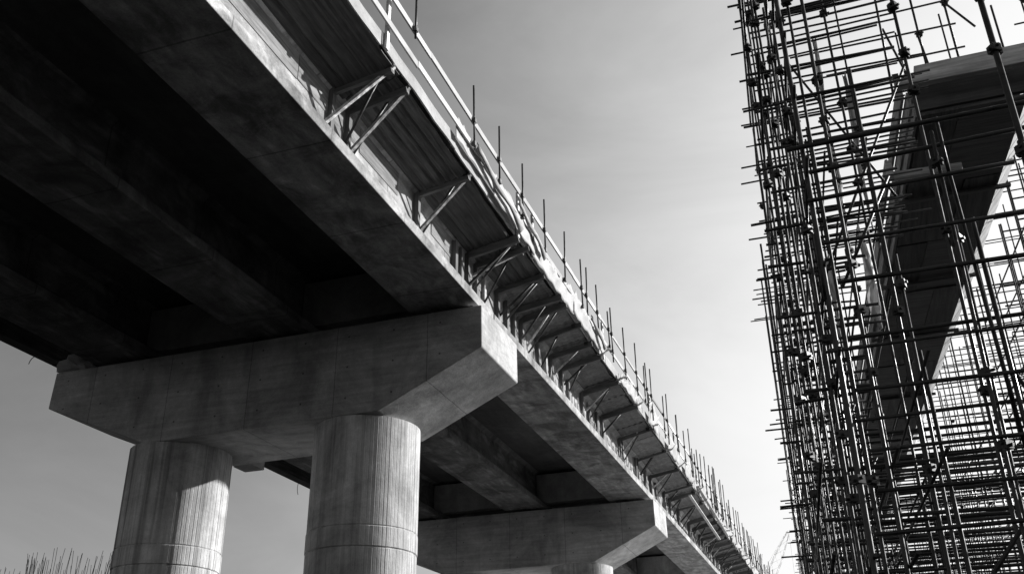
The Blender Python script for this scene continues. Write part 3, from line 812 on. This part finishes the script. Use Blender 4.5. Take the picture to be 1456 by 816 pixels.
# -- far rows
def far_fw(label,y0,y1,dy,xs,ztops,seed,name='scaffold_tower',lv=.62,opening=True,prot=.3,RS=(.016,.018,.021),RL=(.013,.016,.018)):
    r=random.Random(seed); F=Falsework(name,(sx(2.6,(y0+y1)/2),(y0+y1)/2,GZ),label)
    y=y0; rows=[]; xr=xs[-1]
    while y<y1: rows.append(y); y+=dy*r.uniform(.85,1.15)
    xleft=-.1 if y0<24 else (.2 if y0<39 else .6)
    for y in rows:
        off=SK*(y-9.5); top_l=r.choice(ztops)
        for i,x in enumerate(xs):
            X=xleft+x+off+r.uniform(-.08,.08)
            fx=X-SK*(y-15)
            under = bx0-.35 < fx < bx1+.35
            if opening and under: continue
            zt = BZ-.18 if under else r.choice(ztops)+r.uniform(-.6,.5)
            if opening and fx>bx1+.3: zt=r.uniform(9.8,13.4)
            if opening and .9+off*0<fx<=bx0-.35 and r.random()<.6: continue
            u=X/y
            if opening and y<26 and .03<u<.2 and r.random()<.9: zt=min(zt,y*(u+.06)/.5-.1)
            F.put('standard',y+.3*i,T((X,y,GZ),(X+r.uniform(-.06,.06),y+r.uniform(-.05,.05),zt),r.choice(RS),6),M['tube'])
            for q in range(2):
                if r.random()<.35: F.put('coupler',y+.5*i,clampfn((X,y,r.uniform(3,9)),.7),M['tube'])
        z=r.uniform(.2,.8)
        while z<(12.8 if opening else max(ztops)-.2):
            if z>max(ztops)-.2:
                F.put('ledger',y,T((bx1+.6+SK*(y-15),y-.06,z),(xleft+off+xr+.3,y-.06,z+.03),r.choice(RL),6),M['tube']); z+=lv*r.uniform(.7,1.4); continue
            t=z/y
            xl=xleft+off-(r.uniform(.15,.5) if r.random()<prot else r.uniform(-.12,.1))
            xe=xleft+off+xr+r.uniform(-.2,.6); R2=r.choice(RL)
            def L(a,b): F.put('ledger',y,T((a,y-.06,z),(b,y-.06+r.uniform(-.05,.05),z+r.uniform(-.06,.08)*(b-a)/4),R2,6),M['tube'])
            if opening and z/y>.30 and z<BZ+.2:
                L(xl, xleft+off+r.choice([.7,.95,1.2]) if z/y<.5 else bx0-.4+SK*(y-15)); L(bx1+.5+SK*(y-15),xe)
            elif z>=BZ-.1:
                L(xl,bx0-.4+SK*(y-15))
            else: L(xl,xe)
            z+=lv*r.uniform(.6,1.5)
    for i,x in enumerate(xs):
        X0=xleft+x-SK*(9.5-15)
        if opening and bx0-.5<X0<bx1+.4: continue
        z=r.uniform(.3,1)
        while z<9.4:
            F.put('transom',9+i,T((xleft+x+.05+SK*(y0-9.5),y0-.3,z),(xleft+x+.05+SK*(y1-9.5),y1,z+r.uniform(-.1,.1)),.017,6),M['tube'])
            z+=lv*2*r.uniform(.7,1.3)
    for k in range(int((y1-y0)*1.1)):
        y=r.uniform(y0,y1); X=(r.uniform(0,.3) if k%2 else r.uniform(xr-1.6,xr-.8))+SK*(y-9.5); z=r.uniform(0,6.5)
        F.put('brace',y,T((X,y,z),(X+r.uniform(.6,1.2),y+r.uniform(-.2,.2),z+r.uniform(1.2,2.4)),.018,6),M['tube'])
    F.finish()
far_fw('middle stretch of scaffold directly under the near half of the beam form',14.3,23.5,1.2,[0,.3,.6,.95,1.6,3.95,4.4,4.85,5.3,5.9,6.5],[10.2,10.6,9.7,11.0],11)
far_fw('scaffold stretch under the far half of the beam form, close-set tubes',24.3,38.5,1.35,[0,.4,.9,1.6,2.4,4.0,4.5,5.1,5.8,6.5,7.2],[9.9,10.1,9.6],12,lv=.75)
far_fw('most distant scaffold, a fine fringe at the foot of the picture',40,62,1.8,[.9*k for k in range(10)],[10.2,9.8,10.0],13,lv=.85,opening=False,prot=.7)

# pale strips, rags and netting in the scaffold
def hang(x,y,z0,z1,w_,label,seed,mat,lean=0):
    r=random.Random(seed); n=12; vs=[];fs=[]
    for i in range(n+1):
        t=i/n; z=z0+(z1-z0)*t; cx=x+lean*t+.018*math.sin(t*8+seed)
        ww=w_*(.7+.3*math.sin(t*5+seed*2))*(1 if .1<t<.9 else .5)
        for k in range(4): vs.append((cx+ww*(k/3-.5),y+.05*math.sin(k*2+t*9+seed),z+.02*k))
    for i in range(n):
        for k in range(3): fs.append((i*4+k,i*4+k+1,i*4+k+5,i*4+k+4))
    o=MB().add(vs,fs,True).build('hanging_sheet',mat,origin=(x,y,z0),fix=False)
    o.modifiers.new('thickness','SOLIDIFY').thickness=.006
    tag(o,label,'hanging sheet','pale torn sheets hanging in the scaffold')
hang(.62,13.7,7.4,10.8,.15,'tall pale torn sheet hanging in the upper left of the scaffold',1,M['sheet'],.05)
hang(1.0,13.9,7.2,10.1,.11,'narrow pale sheet just right of the tallest hanging sheet',2,M['sheet'],.05)
hang(.85,13.9,5.6,7.3,.16,'broad pale sheet below the tallest hanging sheet',3,M['sheet'],-.03)
hang(.25,12.3,4.9,6.1,.10,'small pale sheet near the left standards of the near tower',5,M['sheet'],.02)
lump('netting_bundle',(3.35,13.6,2.9),(.55,.3,.34),M['net'],'dark bundle of netting slumped in the scaffold at lower right','netting',5)
lump('netting_bundle',(2.55,12.6,2.35),(.45,.2,.16),M['net'],'smaller dark netting heap left of the lower right bundle','netting',9)

for o in bpy.data.objects:
    if '_w' in o: del o['_w']
# ------------------------------------------------------------------ render settings
scene.render.engine='CYCLES'
scene.view_settings.view_transform='Standard'; scene.view_settings.look='None'
scene.view_settings.exposure=0.65; scene.view_settings.gamma=1
scene.render.resolution_x=1024; scene.render.resolution_y=573
